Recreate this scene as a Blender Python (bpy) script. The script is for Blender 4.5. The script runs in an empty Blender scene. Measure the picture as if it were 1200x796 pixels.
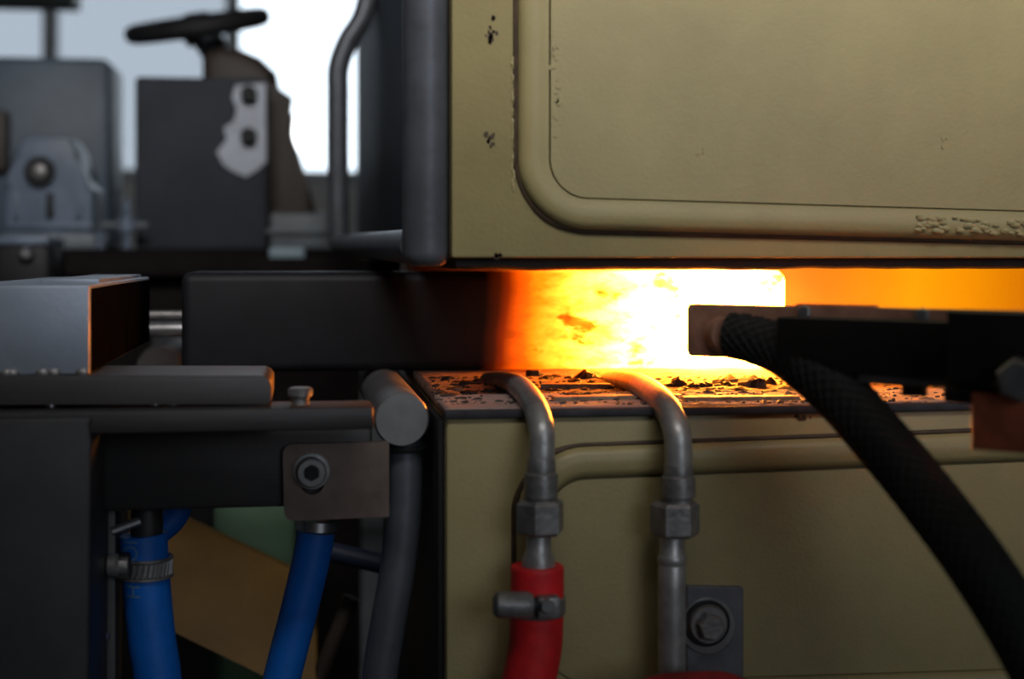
import bpy, bmesh, math, random
from mathutils import Vector, Matrix, noise
random.seed(7)
SC = bpy.context.scene
COL = SC.collection
# ---------------------------------------------------------------- camera
F = 50.0 / 36.0 * 1200.0          # focal length in pixels of the 1200 px frame
D = 0.833                         # camera to furnace front (plane Y = 0)
TH = math.radians(8.2)            # camera turned a little to the right
HOR = 300.0                       # horizon row
cam_d = bpy.data.cameras.new('camera')
cam = bpy.data.objects.new('camera', cam_d)
COL.objects.link(cam)
cam.location = (0, -D, 0)
cam.rotation_euler = (math.pi / 2, 0, -TH)
cam_d.lens = 50.0
cam_d.sensor_width = 36.0
cam_d.shift_y = (HOR - 398.0) / 1200.0
cam_d.clip_start = 0.02
cam_d.dof.use_dof = True
cam_d.dof.focus_distance = 0.95
cam_d.dof.aperture_fstop = 4.2
SC.camera = cam
# ---------------------------------------------------------------- view, world, lamps
vs = SC.view_settings
vs.view_transform = 'Standard'
vs.look = 'None'
vs.exposure = 0.0
vs.gamma = 1.0
vs.use_curve_mapping = False
world = bpy.data.worlds.new('overcast_sky')
SC.world = world
world.use_nodes = True
bg = world.node_tree.nodes['Background']
bg.inputs[0].default_value = (0.86, 0.93, 1.0, 1)
bg.inputs[1].default_value = 2.6


def area(name, loc, target, sx, sy, power, col, spread):
    l = bpy.data.lights.new(name, 'AREA')
    l.shape = 'RECTANGLE'
    l.size = sx
    l.size_y = sy
    l.energy = power
    l.color = col
    l.spread = math.radians(spread)
    o = bpy.data.objects.new(name, l)
    COL.objects.link(o)
    o.location = loc
    o.rotation_euler = (Vector(target) - Vector(loc)).to_track_quat('-Z', 'Y').to_euler()
    return o


area('unseen_lamp_above', (0.28, -0.74, 0.88), (0.28, 0.0, 0.70), 1.3, 0.25, 10.5, (1.0, 0.97, 0.94), 90)  # added unseen lamp, aimed and narrowed so the lower box stays darker
area('front_fill_light', (1.1, -3.3, 0.7), (0.0, 0.0, 0.0), 1.6, 1.2, 9.5, (0.80, 0.90, 1.0), 150)  # unseen area light added to brighten hoses and front faces; no window there


# ---------------------------------------------------------------- geometry helpers
def P(px, py, Y):
    """world point on the plane Y = const seen at a place of the photograph (used to measure sizes)"""
    a = (px - 600.0) / F
    b = -(py - HOR) / F
    d = Vector((math.sin(TH) + a * math.cos(TH), math.cos(TH) - a * math.sin(TH), b))
    return Vector((0, -D, 0)) + d * ((Y + D) / d.y)


def S(px, Y):
    p = P(px, HOR, Y) - Vector((0, -D, 0))
    return (p.x * math.sin(TH) + p.y * math.cos(TH)) / F


FLOOR = -0.95
WL = {}


def tag(o, label=None, cat=None, group=None, kind=None):
    if label:
        o['label'] = label
    if cat:
        o['category'] = cat
    if group:
        o['group'] = group
    if kind:
        o['kind'] = kind
    return o


def empty(name, loc, label=None, cat=None, group=None, kind=None):
    o = bpy.data.objects.new(name, None)
    o.empty_display_size = 0.02
    COL.objects.link(o)
    o.location = loc
    WL[o] = Vector(loc)
    return tag(o, label, cat, group, kind)


def obj(name, bm, mat, parent=None, sharp=35, smooth=True):
    bmesh.ops.recalc_face_normals(bm, faces=bm.faces[:])
    vs_ = [v.co for v in bm.verts]
    lo = Vector((min(v.x for v in vs_), min(v.y for v in vs_), min(v.z for v in vs_)))
    hi = Vector((max(v.x for v in vs_), max(v.y for v in vs_), max(v.z for v in vs_)))
    base = Vector(((lo.x + hi.x) / 2, (lo.y + hi.y) / 2, lo.z))
    bmesh.ops.translate(bm, verts=bm.verts[:], vec=-base)
    me = bpy.data.meshes.new(name)
    bm.to_mesh(me)
    bm.free()
    if smooth:
        for p in me.polygons:
            p.use_smooth = True
        me.set_sharp_from_angle(angle=math.radians(sharp))
    me.materials.append(MAT[mat])
    o = bpy.data.objects.new(name, me)
    COL.objects.link(o)
    WL[o] = base
    if parent:
        o.parent = parent
        o.location = base - WL[parent]
    else:
        o.location = base
    return o


def NB():
    return bmesh.new()


def box(bm, lo, hi, bev=0.0, seg=2, mtx=None):
    lo = Vector(lo)
    hi = Vector(hi)
    r = bmesh.ops.create_cube(bm, size=1.0)
    vv = r['verts']
    c = (lo + hi) / 2
    s = hi - lo
    for v in vv:
        v.co = Vector((v.co.x * s.x + c.x, v.co.y * s.y + c.y, v.co.z * s.z + c.z))
    if mtx is not None:
        for v in vv:
            v.co = mtx @ v.co
    if bev > 0:
        ee = list({e for v in vv for e in v.link_edges})
        bmesh.ops.bevel(bm, geom=ee, offset=bev, segments=seg, profile=0.5, affect='EDGES')
    return bm


def catmull(pts, n=8):
    pts = [Vector(p) for p in pts]
    out = []
    for i in range(len(pts) - 1):
        p0 = pts[max(i - 1, 0)]
        p1 = pts[i]
        p2 = pts[i + 1]
        p3 = pts[min(i + 2, len(pts) - 1)]
        for k in range(n):
            t = k / n
            out.append(0.5 * ((2 * p1) + (p2 - p0) * t + (2 * p0 - 5 * p1 + 4 * p2 - p3) * t * t + (3 * p1 - p0 - 3 * p2 + p3) * t ** 3))
    out.append(pts[-1])
    return out


def tube(bm, path, r, n=20, cap=True, phase=0.0, frame=None):
    path = [Vector(p) for p in path]
    rings = []
    t0 = (path[1] - path[0]).normalized()
    u = Vector((0, 0, 1)) if abs(t0.z) < 0.9 else Vector((1, 0, 0))
    if frame:
        u = Vector(frame)
    u = (u - t0 * u.dot(t0)).normalized()
    for i, p in enumerate(path):
        if i == 0:
            t = t0
        elif i == len(path) - 1:
            t = (path[i] - path[i - 1]).normalized()
        else:
            t = (path[i + 1] - path[i - 1])
            t = t.normalized() if t.length > 1e-9 else t0
        u = (u - t * u.dot(t))
        u.normalize()
        w = t.cross(u)
        rr = r[i] if isinstance(r, (list, tuple)) else r
        rings.append([bm.verts.new(p + (u * math.cos(a) + w * math.sin(a)) * rr)
                      for a in [phase + 2 * math.pi * k / n for k in range(n)]])
    for a, b in zip(rings, rings[1:]):
        for k in range(n):
            bm.faces.new((a[k], a[(k + 1) % n], b[(k + 1) % n], b[k]))
    if cap:
        bm.faces.new(rings[0][::-1])
        bm.faces.new(rings[-1])
    return bm


def rev(bm, p0, axis, prof, n=24, phase=0.0, frame=None):
    """turned shape: prof is a list of (distance along the axis, radius)"""
    p0 = Vector(p0)
    ax = Vector(axis).normalized()
    u = Vector((0, 0, 1)) if abs(ax.z) < 0.9 else Vector((1, 0, 0))
    if frame:
        u = Vector(frame)
    u = (u - ax * u.dot(ax)).normalized()
    w = ax.cross(u)
    rings = []
    for t, r in prof:
        rings.append([bm.verts.new(p0 + ax * t + (u * math.cos(a) + w * math.sin(a)) * max(r, 1e-5))
                      for a in [phase + 2 * math.pi * k / n for k in range(n)]])
    for a, b in zip(rings, rings[1:]):
        for k in range(n):
            bm.faces.new((a[k], a[(k + 1) % n], b[(k + 1) % n], b[k]))
    bm.faces.new(rings[0][::-1])
    bm.faces.new(rings[-1])
    return bm


def ring(bm, p0, axis, r_in, r_out, h, n=32):
    """flat washer with a real hole"""
    p0 = Vector(p0)
    ax = Vector(axis).normalized()
    u = Vector((0, 0, 1)) if abs(ax.z) < 0.9 else Vector((1, 0, 0))
    u = (u - ax * u.dot(ax)).normalized()
    w = ax.cross(u)
    c = h * 0.15
    prof = [(0, r_in), (0, r_out - c), (c, r_out), (h - c, r_out), (h, r_out - c), (h, r_in)]
    rings = [[bm.verts.new(p0 + ax * t + (u * math.cos(a) + w * math.sin(a)) * r)
              for a in [2 * math.pi * k / n for k in range(n)]] for t, r in prof]
    m = len(rings)
    for i in range(m):
        a = rings[i]
        b = rings[(i + 1) % m]
        for k in range(n):
            bm.faces.new((a[k], a[(k + 1) % n], b[(k + 1) % n], b[k]))
    return bm


def hexnut(bm, p0, axis, r, h, frame=None, phase=0.0):
    c = min(h * 0.18, r * 0.14)
    p0 = Vector(p0)
    ax = Vector(axis).normalized()
    rev(bm, p0, ax, [(0, r * 0.86), (c, r), (h - c, r), (h, r * 0.86)], n=6, frame=frame, phase=phase)
    return bm


def prism(bm, pts, vec, bev=0.0, seg=2):
    """outline extruded by a vector"""
    pts = [Vector(p) for p in pts]
    vec = Vector(vec)
    a = [bm.verts.new(p) for p in pts]
    b = [bm.verts.new(p + vec) for p in pts]
    n = len(pts)
    fs = [bm.faces.new(a), bm.faces.new(b[::-1])]
    for k in range(n):
        bm.faces.new((a[k], b[k], b[(k + 1) % n], a[(k + 1) % n]))
    if bev > 0:
        ee = list({e for f in fs for e in f.edges})
        bmesh.ops.bevel(bm, geom=ee, offset=bev, segments=seg, profile=0.5, affect='EDGES')
    return bm


def round_poly(pts, rad, n=8):
    """2D polygon with rounded corners"""
    out = []
    m = len(pts)
    for i in range(m):
        p = Vector(pts[i])
        a = Vector(pts[i - 1]) - p
        b = Vector(pts[(i + 1) % m]) - p
        r = rad[i] if isinstance(rad, (list, tuple)) else rad
        if r <= 0:
            out.append(p)
            continue
        an = a.normalized()
        bn = b.normalized()
        ang = math.acos(max(-1, min(1, an.dot(bn))))
        d = r / math.tan(ang / 2)
        c = p + (an + bn).normalized() * (r / math.sin(ang / 2))
        s = p + an * d - c
        e = p + bn * d - c
        for k in range(n + 1):
            t = k / n
            v = s.lerp(e, t)
            out.append(c + v.normalized() * r)
    return out


# ---------------------------------------------------------------- materials
MAT = {}


def mat(name, col, rough=0.5, metal=0.0, var=0.0, vscale=20.0, bump=0.0, bscale=200.0, col2=None, spec=0.5,
        stretch=(1, 1, 1), coat=0.0, lo=0.35, hi=0.65):
    m = bpy.data.materials.new(name)
    m.use_nodes = True
    nt = m.node_tree
    b = nt.nodes['Principled BSDF']
    b.inputs['Base Color'].default_value = (*col, 1)
    b.inputs['Roughness'].default_value = rough
    b.inputs['Metallic'].default_value = metal
    b.inputs['Specular IOR Level'].default_value = spec
    b.inputs['Coat Weight'].default_value = coat
    tc = nt.nodes.new('ShaderNodeTexCoord')
    mp = nt.nodes.new('ShaderNodeMapping')
    mp.inputs['Scale'].default_value = stretch
    nt.links.new(tc.outputs['Object'], mp.inputs[0])
    if var > 0 or col2:
        nz = nt.nodes.new('ShaderNodeTexNoise')
        nz.inputs['Scale'].default_value = vscale
        nz.inputs['Detail'].default_value = 6
        nz.inputs['Roughness'].default_value = 0.65
        nt.links.new(mp.outputs[0], nz.inputs['Vector'])
        rp = nt.nodes.new('ShaderNodeValToRGB')
        c2 = col2 if col2 else tuple(max(0, c * (1 - var)) for c in col)
        c1 = col if col2 else tuple(min(1, c * (1 + var)) for c in col)
        rp.color_ramp.elements[0].position = lo
        rp.color_ramp.elements[0].color = (*c2, 1)
        rp.color_ramp.elements[1].position = hi
        rp.color_ramp.elements[1].color = (*c1, 1)
        nt.links.new(nz.outputs[0], rp.inputs[0])
        nt.links.new(rp.outputs[0], b.inputs['Base Color'])
    if bump > 0:
        n2 = nt.nodes.new('ShaderNodeTexNoise')
        n2.inputs['Scale'].default_value = bscale
        n2.inputs['Detail'].default_value = 4
        nt.links.new(mp.outputs[0], n2.inputs['Vector'])
        bp = nt.nodes.new('ShaderNodeBump')
        bp.inputs['Strength'].default_value = bump
        bp.inputs['Distance'].default_value = 0.002
        nt.links.new(n2.outputs[0], bp.inputs['Height'])
        nt.links.new(bp.outputs[0], b.inputs['Normal'])
    MAT[name] = m
    return m


mat('olive_paint', (0.355, 0.293, 0.136), 0.42, var=0.11, vscale=7, bump=0.12, bscale=420)
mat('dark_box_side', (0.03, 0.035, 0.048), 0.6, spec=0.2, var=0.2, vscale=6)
mat('seam_brown', (0.06, 0.035, 0.018), 0.6, var=0.4, vscale=60)
mat('pipe_grey', (0.105, 0.112, 0.13), 0.42, metal=0.35, var=0.18, vscale=30, bump=0.1, bscale=160)
mat('block_steel', (0.27, 0.31, 0.38), 0.45, metal=0.4, var=0.1, vscale=16, bump=0.06, bscale=300)
mat('block_side_shade', (0.004, 0.0038, 0.004), 0.95, spec=0.0, var=0.4, vscale=20)  # shade on the block's side, put into a near-black colour
mat('dark_steel', (0.045, 0.042, 0.042), 0.5, metal=0.5, var=0.3, vscale=14, bump=0.1, bscale=140, stretch=(0.25, 1, 1))
mat('post_steel', (0.05, 0.05, 0.053), 0.5, metal=0.4, var=0.22, vscale=9)
mat('guide_steel', (0.06, 0.056, 0.056), 0.48, metal=0.5, var=0.25, vscale=14, stretch=(0.2, 1, 1), bump=0.1, bscale=120)
mat('bright_steel', (0.42, 0.42, 0.43), 0.32, metal=0.9, var=0.25, vscale=60)
mat('tube_steel', (0.38, 0.37, 0.365), 0.42, metal=0.6, var=0.25, vscale=60, bump=0.08, bscale=300)
mat('nut_steel', (0.25, 0.24, 0.24), 0.45, metal=0.6, var=0.3, vscale=70, bump=0.15, bscale=300)
mat('pin_steel', (0.19, 0.19, 0.195), 0.45, metal=0.4, var=0.15, vscale=40)
mat('zinc_steel', (0.15, 0.15, 0.17), 0.5, metal=0.4, var=0.25, vscale=40)
mat('black_rubber', (0.007, 0.0062, 0.006), 0.75, var=0.3, vscale=80)
mat('arm_dark', (0.014, 0.011, 0.010), 0.5, metal=0.3, var=0.3, vscale=30)
mat('arm_plate', (0.42, 0.21, 0.14), 0.55, metal=0.2, var=0.3, vscale=60, bump=0.1)  # orange-brown carries the bar's glow and bloom in the base colour
mat('arm_grey', (0.12, 0.11, 0.11), 0.5, metal=0.4)
mat('rust_red', (0.42, 0.10, 0.04), 0.7, var=0.35, vscale=40)
mat('red_rubber', (0.75, 0.016, 0.02), 0.55, var=0.2, vscale=50, bump=0.1, bscale=350)
mat('blue_rubber', (0.003, 0.12, 0.50), 0.5, var=0.15, vscale=30, bump=0.08, bscale=350)
mat('print_pale', (0.10, 0.20, 0.36), 0.7)
mat('ochre_paint', (0.17, 0.088, 0.014), 0.65, var=0.3, vscale=7)
mat('green_paint', (0.09, 0.17, 0.10), 0.6, var=0.15, vscale=6)
mat('board_edge', (0.030, 0.029, 0.036), 0.7, var=0.4, vscale=60, bump=0.2)
mat('refractory', (0.34, 0.235, 0.20), 0.9, bump=0.9, bscale=160, col2=(0.07, 0.05, 0.045), vscale=70, lo=0.34, hi=0.46, stretch=(0.55, 1.4, 1))
mat('lip_dark', (0.022, 0.011, 0.008), 0.6, metal=0.2, var=0.4, vscale=60, bump=0.4, bscale=90)
mat('scale_flake', (0.05, 0.04, 0.036), 0.55, metal=0.25, var=0.5, vscale=120, bump=0.4, bscale=300)
mat('scale_pale', (0.22, 0.15, 0.10), 0.6, metal=0.2, var=0.4, vscale=120, bump=0.4, bscale=300)
mat('machine_black', (0.014, 0.014, 0.016), 0.6, spec=0.3, var=0.3, vscale=10)
mat('machine_bed', (0.010, 0.008, 0.008), 0.9, spec=0.1, var=0.4, vscale=6)
mat('machine_blue', (0.12, 0.155, 0.215), 0.5, var=0.25, vscale=14)
mat('machine_column', (0.06, 0.09, 0.13), 0.5, var=0.2, vscale=8)
mat('machine_brown', (0.036, 0.026, 0.021), 0.6, var=0.3, vscale=8)
mat('machine_grey', (0.13, 0.15, 0.17), 0.55, var=0.2, vscale=10)
mat('pale_blue', (0.26, 0.36, 0.42), 0.5)
mat('bare_plate', (0.036, 0.040, 0.052), 0.7, spec=0.3, var=0.15, vscale=12)
mat('worn_paint', (0.50, 0.54, 0.63), 0.6, var=0.15, vscale=20)
mat('wall_paint', (0.46, 0.47, 0.47), 0.85, var=0.08, vscale=2)
mat('ceiling_paint', (0.30, 0.30, 0.29), 0.9, var=0.05, vscale=2)
mat('concrete', (0.13, 0.125, 0.12), 0.85, var=0.25, vscale=3, bump=0.2, bscale=60)
mat('window_metal', (0.25, 0.27, 0.29), 0.5, metal=0.3)


def glass(name, tint):
    m = bpy.data.materials.new(name)
    m.use_nodes = True
    nt = m.node_tree
    nt.nodes.clear()
    o = nt.nodes.new('ShaderNodeOutputMaterial')
    t = nt.nodes.new('ShaderNodeBsdfTransparent')
    t.inputs[0].default_value = (*tint, 1)
    g = nt.nodes.new('ShaderNodeBsdfGlossy')
    g.inputs['Roughness'].default_value = 0.05
    mx = nt.nodes.new('ShaderNodeMixShader')
    mx.inputs[0].default_value = 0.06
    nt.links.new(t.outputs[0], mx.inputs[1])
    nt.links.new(g.outputs[0], mx.inputs[2])
    nt.links.new(mx.outputs[0], o.inputs[0])
    MAT[name] = m


glass('clear_glass', (0.92, 0.95, 0.97))
glass('dimmed_glass', (0.46, 0.48, 0.50))  # tint dims these panes to stand in for a pale lit wall


def hot_bar_material(x0, length):
    """steel whose own glow follows the temperature along the bar; x0 = world x of the bar's middle"""
    m = bpy.data.materials.new('hot_bar')
    m.use_nodes = True
    nt = m.node_tree
    b = nt.nodes['Principled BSDF']
    b.inputs['Roughness'].default_value = 0.55
    b.inputs['Specular IOR Level'].default_value = 0.25
    tc = nt.nodes.new('ShaderNodeTexCoord')
    sp = nt.nodes.new('ShaderNodeSeparateXYZ')
    nt.links.new(tc.outputs['Object'], sp.inputs[0])
    # dark mill scale
    nz = nt.nodes.new('ShaderNodeTexNoise')
    nz.inputs['Scale'].default_value = 30
    nz.inputs['Detail'].default_value = 6
    nt.links.new(tc.outputs['Object'], nz.inputs['Vector'])
    rp = nt.nodes.new('ShaderNodeValToRGB')
    rp.color_ramp.elements[0].color = (0.005, 0.005, 0.006, 1)
    rp.color_ramp.elements[1].color = (0.016, 0.0165, 0.020, 1)
    nt.links.new(nz.outputs[0], rp.inputs[0])
    nt.links.new(rp.outputs[0], b.inputs['Base Color'])
    bp = nt.nodes.new('ShaderNodeBump')
    bp.inputs['Strength'].default_value = 0.25
    bp.inputs['Distance'].default_value = 0.002
    nt.links.new(nz.outputs[0], bp.inputs['Height'])
    nt.links.new(bp.outputs[0], b.inputs['Normal'])
    # cooler, lifted scale patches
    mp = nt.nodes.new('ShaderNodeMapping')
    mp.inputs['Scale'].default_value = (0.55, 1, 1.25)
    nt.links.new(tc.outputs['Object'], mp.inputs[0])
    n2 = nt.nodes.new('ShaderNodeTexNoise')
    n2.inputs['Scale'].default_value = 46
    n2.inputs['Detail'].default_value = 5
    n2.inputs['Roughness'].default_value = 0.6
    nt.links.new(mp.outputs[0], n2.inputs['Vector'])
    patch = nt.nodes.new('ShaderNodeMapRange')
    patch.inputs['From Min'].default_value = 0.56
    patch.inputs['From Max'].default_value = 0.64
    nt.links.new(n2.outputs[0], patch.inputs['Value'])
    # position along the bar, wavering a little
    n3 = nt.nodes.new('ShaderNodeTexNoise')
    n3.inputs['Scale'].default_value = 14
    nt.links.new(tc.outputs['Object'], n3.inputs['Vector'])
    wob = nt.nodes.new('ShaderNodeMath')
    wob.operation = 'MULTIPLY_ADD'
    wob.inputs[1].default_value = 0.02
    nt.links.new(n3.outputs[0], wob.inputs[0])
    nt.links.new(sp.outputs['X'], wob.inputs[2])
    pos = nt.nodes.new('ShaderNodeMapRange')
    xa = P(548, 375, 0.25).x - x0
    xb = P(815, 375, 0.25).x - x0
    pos.inputs['From Min'].default_value = xa + 0.01
    pos.inputs['From Max'].default_value = xb + 0.01
    nt.links.new(wob.outputs[0], pos.inputs['Value'])
    cool = nt.nodes.new('ShaderNodeMath')
    cool.operation = 'MULTIPLY_ADD'
    cool.inputs[1].default_value = -0.40
    cool.inputs[2].default_value = 1.0
    nt.links.new(patch.outputs[0], cool.inputs[0])
    heat = nt.nodes.new('ShaderNodeMath')
    heat.operation = 'MULTIPLY'
    n4 = nt.nodes.new('ShaderNodeTexNoise')
    n4.inputs['Scale'].default_value = 75
    n4.inputs['Detail'].default_value = 6
    n4.inputs['Roughness'].default_value = 0.7
    nt.links.new(mp.outputs[0], n4.inputs['Vector'])
    mott = nt.nodes.new('ShaderNodeMapRange')
    mott.inputs['From Min'].default_value = 0.42
    mott.inputs['From Max'].default_value = 0.68
    mott.inputs['To Min'].default_value = 1.0
    mott.inputs['To Max'].default_value = 0.72
    nt.links.new(n4.outputs[0], mott.inputs['Value'])
    both = nt.nodes.new('ShaderNodeMath')
    both.operation = 'MULTIPLY'
    nt.links.new(cool.outputs[0], both.inputs[0])
    nt.links.new(mott.outputs[0], both.inputs[1])
    plain = both
    gate = nt.nodes.new('ShaderNodeMapRange')
    gate.inputs['From Min'].default_value = 0.16
    gate.inputs['From Max'].default_value = 0.45
    nt.links.new(pos.outputs[0], gate.inputs['Value'])
    both = nt.nodes.new('ShaderNodeMix')
    nt.links.new(gate.outputs[0], both.inputs[0])
    both.inputs[2].default_value = 0.95
    nt.links.new(plain.outputs[0], both.inputs[3])
    nt.links.new(both.outputs[0], heat.inputs[0])
    nt.links.new(pos.outputs[0], heat.inputs[1])
    # heat -> emitted colour (ramp holds value/10)
    cr = nt.nodes.new('ShaderNodeValToRGB')
    e = cr.color_ramp.elements
    stops = [(0.064, (0.003, 0, 0)), (0.12, (0.06, 0.005, 0)), (0.157, (0.28, 0.018, 0)), (0.24, (1.7, 0.17, 0.002)), (0.288, (3.6, 0.40, 0.006)),
             (0.38, (11.0, 1.0, 0.05)), (0.50, (28.0, 4.2, 0.25)), (0.62, (58.0, 12.0, 0.70)), (0.78, (115.0, 30.0, 1.8)), (1.0, (220.0, 70.0, 7.0))]
    stops = [(0.05, (0, 0, 0))] + [(p_, tuple(v_ / 220.0 for v_ in c_)) for p_, c_ in stops]
    e[0].position, e[0].color = stops[0][0], (*stops[0][1], 1)
    e[1].position, e[1].color = stops[-1][0], (*stops[-1][1], 1)
    for p_, c_ in stops[1:-1]:
        q = e.new(p_)
        q.color = (*c_, 1)
    nt.links.new(heat.outputs[0], cr.inputs[0])
    nt.links.new(cr.outputs[0], b.inputs['Emission Color'])
    b.inputs['Emission Strength'].default_value = 220.0
    MAT['hot_bar'] = m


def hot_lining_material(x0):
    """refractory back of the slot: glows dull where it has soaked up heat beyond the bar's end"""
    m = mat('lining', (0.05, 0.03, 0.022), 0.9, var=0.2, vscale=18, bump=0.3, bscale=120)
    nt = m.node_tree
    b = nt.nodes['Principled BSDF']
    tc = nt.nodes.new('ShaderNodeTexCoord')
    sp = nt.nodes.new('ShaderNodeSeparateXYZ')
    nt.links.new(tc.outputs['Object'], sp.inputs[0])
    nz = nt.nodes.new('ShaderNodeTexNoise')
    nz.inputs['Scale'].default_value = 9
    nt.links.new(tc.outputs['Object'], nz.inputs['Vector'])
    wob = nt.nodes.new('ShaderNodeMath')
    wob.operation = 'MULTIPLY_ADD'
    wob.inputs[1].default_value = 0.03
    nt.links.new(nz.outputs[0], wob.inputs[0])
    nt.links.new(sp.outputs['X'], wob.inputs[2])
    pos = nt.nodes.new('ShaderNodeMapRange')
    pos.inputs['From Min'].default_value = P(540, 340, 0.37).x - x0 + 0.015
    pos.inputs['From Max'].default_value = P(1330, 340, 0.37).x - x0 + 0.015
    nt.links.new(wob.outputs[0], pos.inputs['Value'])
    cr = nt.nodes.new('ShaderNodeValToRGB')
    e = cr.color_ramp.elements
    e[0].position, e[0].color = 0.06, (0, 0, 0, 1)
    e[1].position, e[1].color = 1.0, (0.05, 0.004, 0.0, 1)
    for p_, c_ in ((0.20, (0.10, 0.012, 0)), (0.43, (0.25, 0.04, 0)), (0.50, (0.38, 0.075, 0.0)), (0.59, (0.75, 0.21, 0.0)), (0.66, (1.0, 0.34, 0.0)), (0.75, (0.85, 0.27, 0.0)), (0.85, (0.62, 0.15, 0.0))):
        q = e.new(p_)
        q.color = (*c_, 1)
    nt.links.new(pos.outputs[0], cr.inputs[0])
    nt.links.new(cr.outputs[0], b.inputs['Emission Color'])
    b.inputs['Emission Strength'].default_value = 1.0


# ================================================================ THE HALL
YW = 4.2
XL, XR, YF, ZC = -3.2, 3.2, -3.6, 2.6
bm = NB(); box(bm, (XL, YF, FLOOR - 0.1), (XR, YW, FLOOR))
tag(obj('floor', bm, 'concrete'), 'grey concrete workshop floor under the machines', 'floor', kind='structure')
bm = NB(); box(bm, (XL, YF, ZC), (XR, YW, ZC + 0.1))
tag(obj('ceiling', bm, 'ceiling_paint'), 'grey workshop ceiling above the machines', 'ceiling', kind='structure')
bm = NB(); box(bm, (XL - 0.1, YF, FLOOR), (XL, YW, ZC))
tag(obj('wall_left', bm, 'wall_paint'), 'pale side wall of the workshop', 'wall', kind='structure')
bm = NB(); box(bm, (XR, YF, FLOOR), (XR + 0.1, YW, ZC))
tag(obj('wall_right', bm, 'wall_paint'), 'pale side wall of the workshop', 'wall', kind='structure')
bm = NB(); box(bm, (XL, YF - 0.1, FLOOR), (XR, YF, ZC))
tag(obj('wall_front', bm, 'wall_paint'), 'pale wall of the workshop facing the machine fronts', 'wall', kind='structure')
# back wall with one long window opening
w0 = P(-420, 0, YW).x
w1 = P(560, 0, YW).x
wz0 = P(300, 215, YW).z
wz1 = 2.0
bm = NB()
box(bm, (XL, YW, FLOOR), (w0, YW + 0.15, ZC))
box(bm, (w1, YW, FLOOR), (XR, YW + 0.15, ZC))
box(bm, (w0, YW, FLOOR), (w1, YW + 0.15, wz0))
box(bm, (w0, YW, wz1), (w1, YW + 0.15, ZC))
tag(obj('wall_back', bm, 'wall_paint'), 'pale back wall of the workshop around a long window', 'wall', kind='structure')
win = empty('window_1', ((w0 + w1) / 2, YW + 0.07, wz0), 'long bright workshop window behind the machines', 'window', kind='structure')
bm = NB()
for (a, b_) in (((w0, wz0), (w1, wz0 + 0.05)), ((w0, wz1 - 0.05), (w1, wz1)), ((w0, wz0), (w0 + 0.05, wz1)), ((w1 - 0.05, wz0), (w1, wz1))):
    box(bm, (a[0], YW + 0.04, a[1]), (b_[0], YW + 0.1, b_[1]), 0.006)
obj('window_frame', bm, 'window_metal', win)
ms = [w0, P(-150, 0, YW).x, P(55, 0, YW).x, P(272, 0, YW).x, w1]
for x in ms[1:-1]:
    bm = NB(); box(bm, (x - 0.025, YW + 0.045, wz0 + 0.05), (x + 0.025, YW + 0.095, wz1 - 0.05), 0.005)
    obj('mullion', bm, 'window_metal', win)
for i in range(4):
    bm = NB(); box(bm, (ms[i] + 0.02, YW + 0.066, wz0 + 0.04), (ms[i + 1] - 0.02, YW + 0.072, wz1 - 0.04))
    p = obj('pane', bm, 'clear_glass' if i == 3 else 'dimmed_glass', win, smooth=False)

# ================================================================ FURNACE: two olive boxes with a slot between them
XU = P(529, 300, 0).x
XLo = P(523, 490, 0).x
XE = P(1640, 300, 0).x
ZU = P(700, 302.5, 0).z            # bottom of the upper box
ZB = P(700, 487.5, 0).z            # top of the lower box sheet
ZL = P(700, 478.5, 0).z            # front edge of the ledge
DEEP = 0.62
up = empty('furnace_upper_box', ((XU + XE) / 2, 0.6, ZU),
           'olive painted upper furnace box with a large rounded raised panel, above the glowing slot', 'furnace box')
bm = NB(); box(bm, (XU, 0, ZU), (XE, 1.55, 1.25), 0.0022)
body_u = obj('body', bm, 'olive_paint', up)
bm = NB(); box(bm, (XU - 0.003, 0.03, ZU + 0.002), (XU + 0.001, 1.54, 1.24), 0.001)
tag(obj('side_sheet', bm, 'dark_box_side', up), 'dark blue-grey side sheet')


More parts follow.
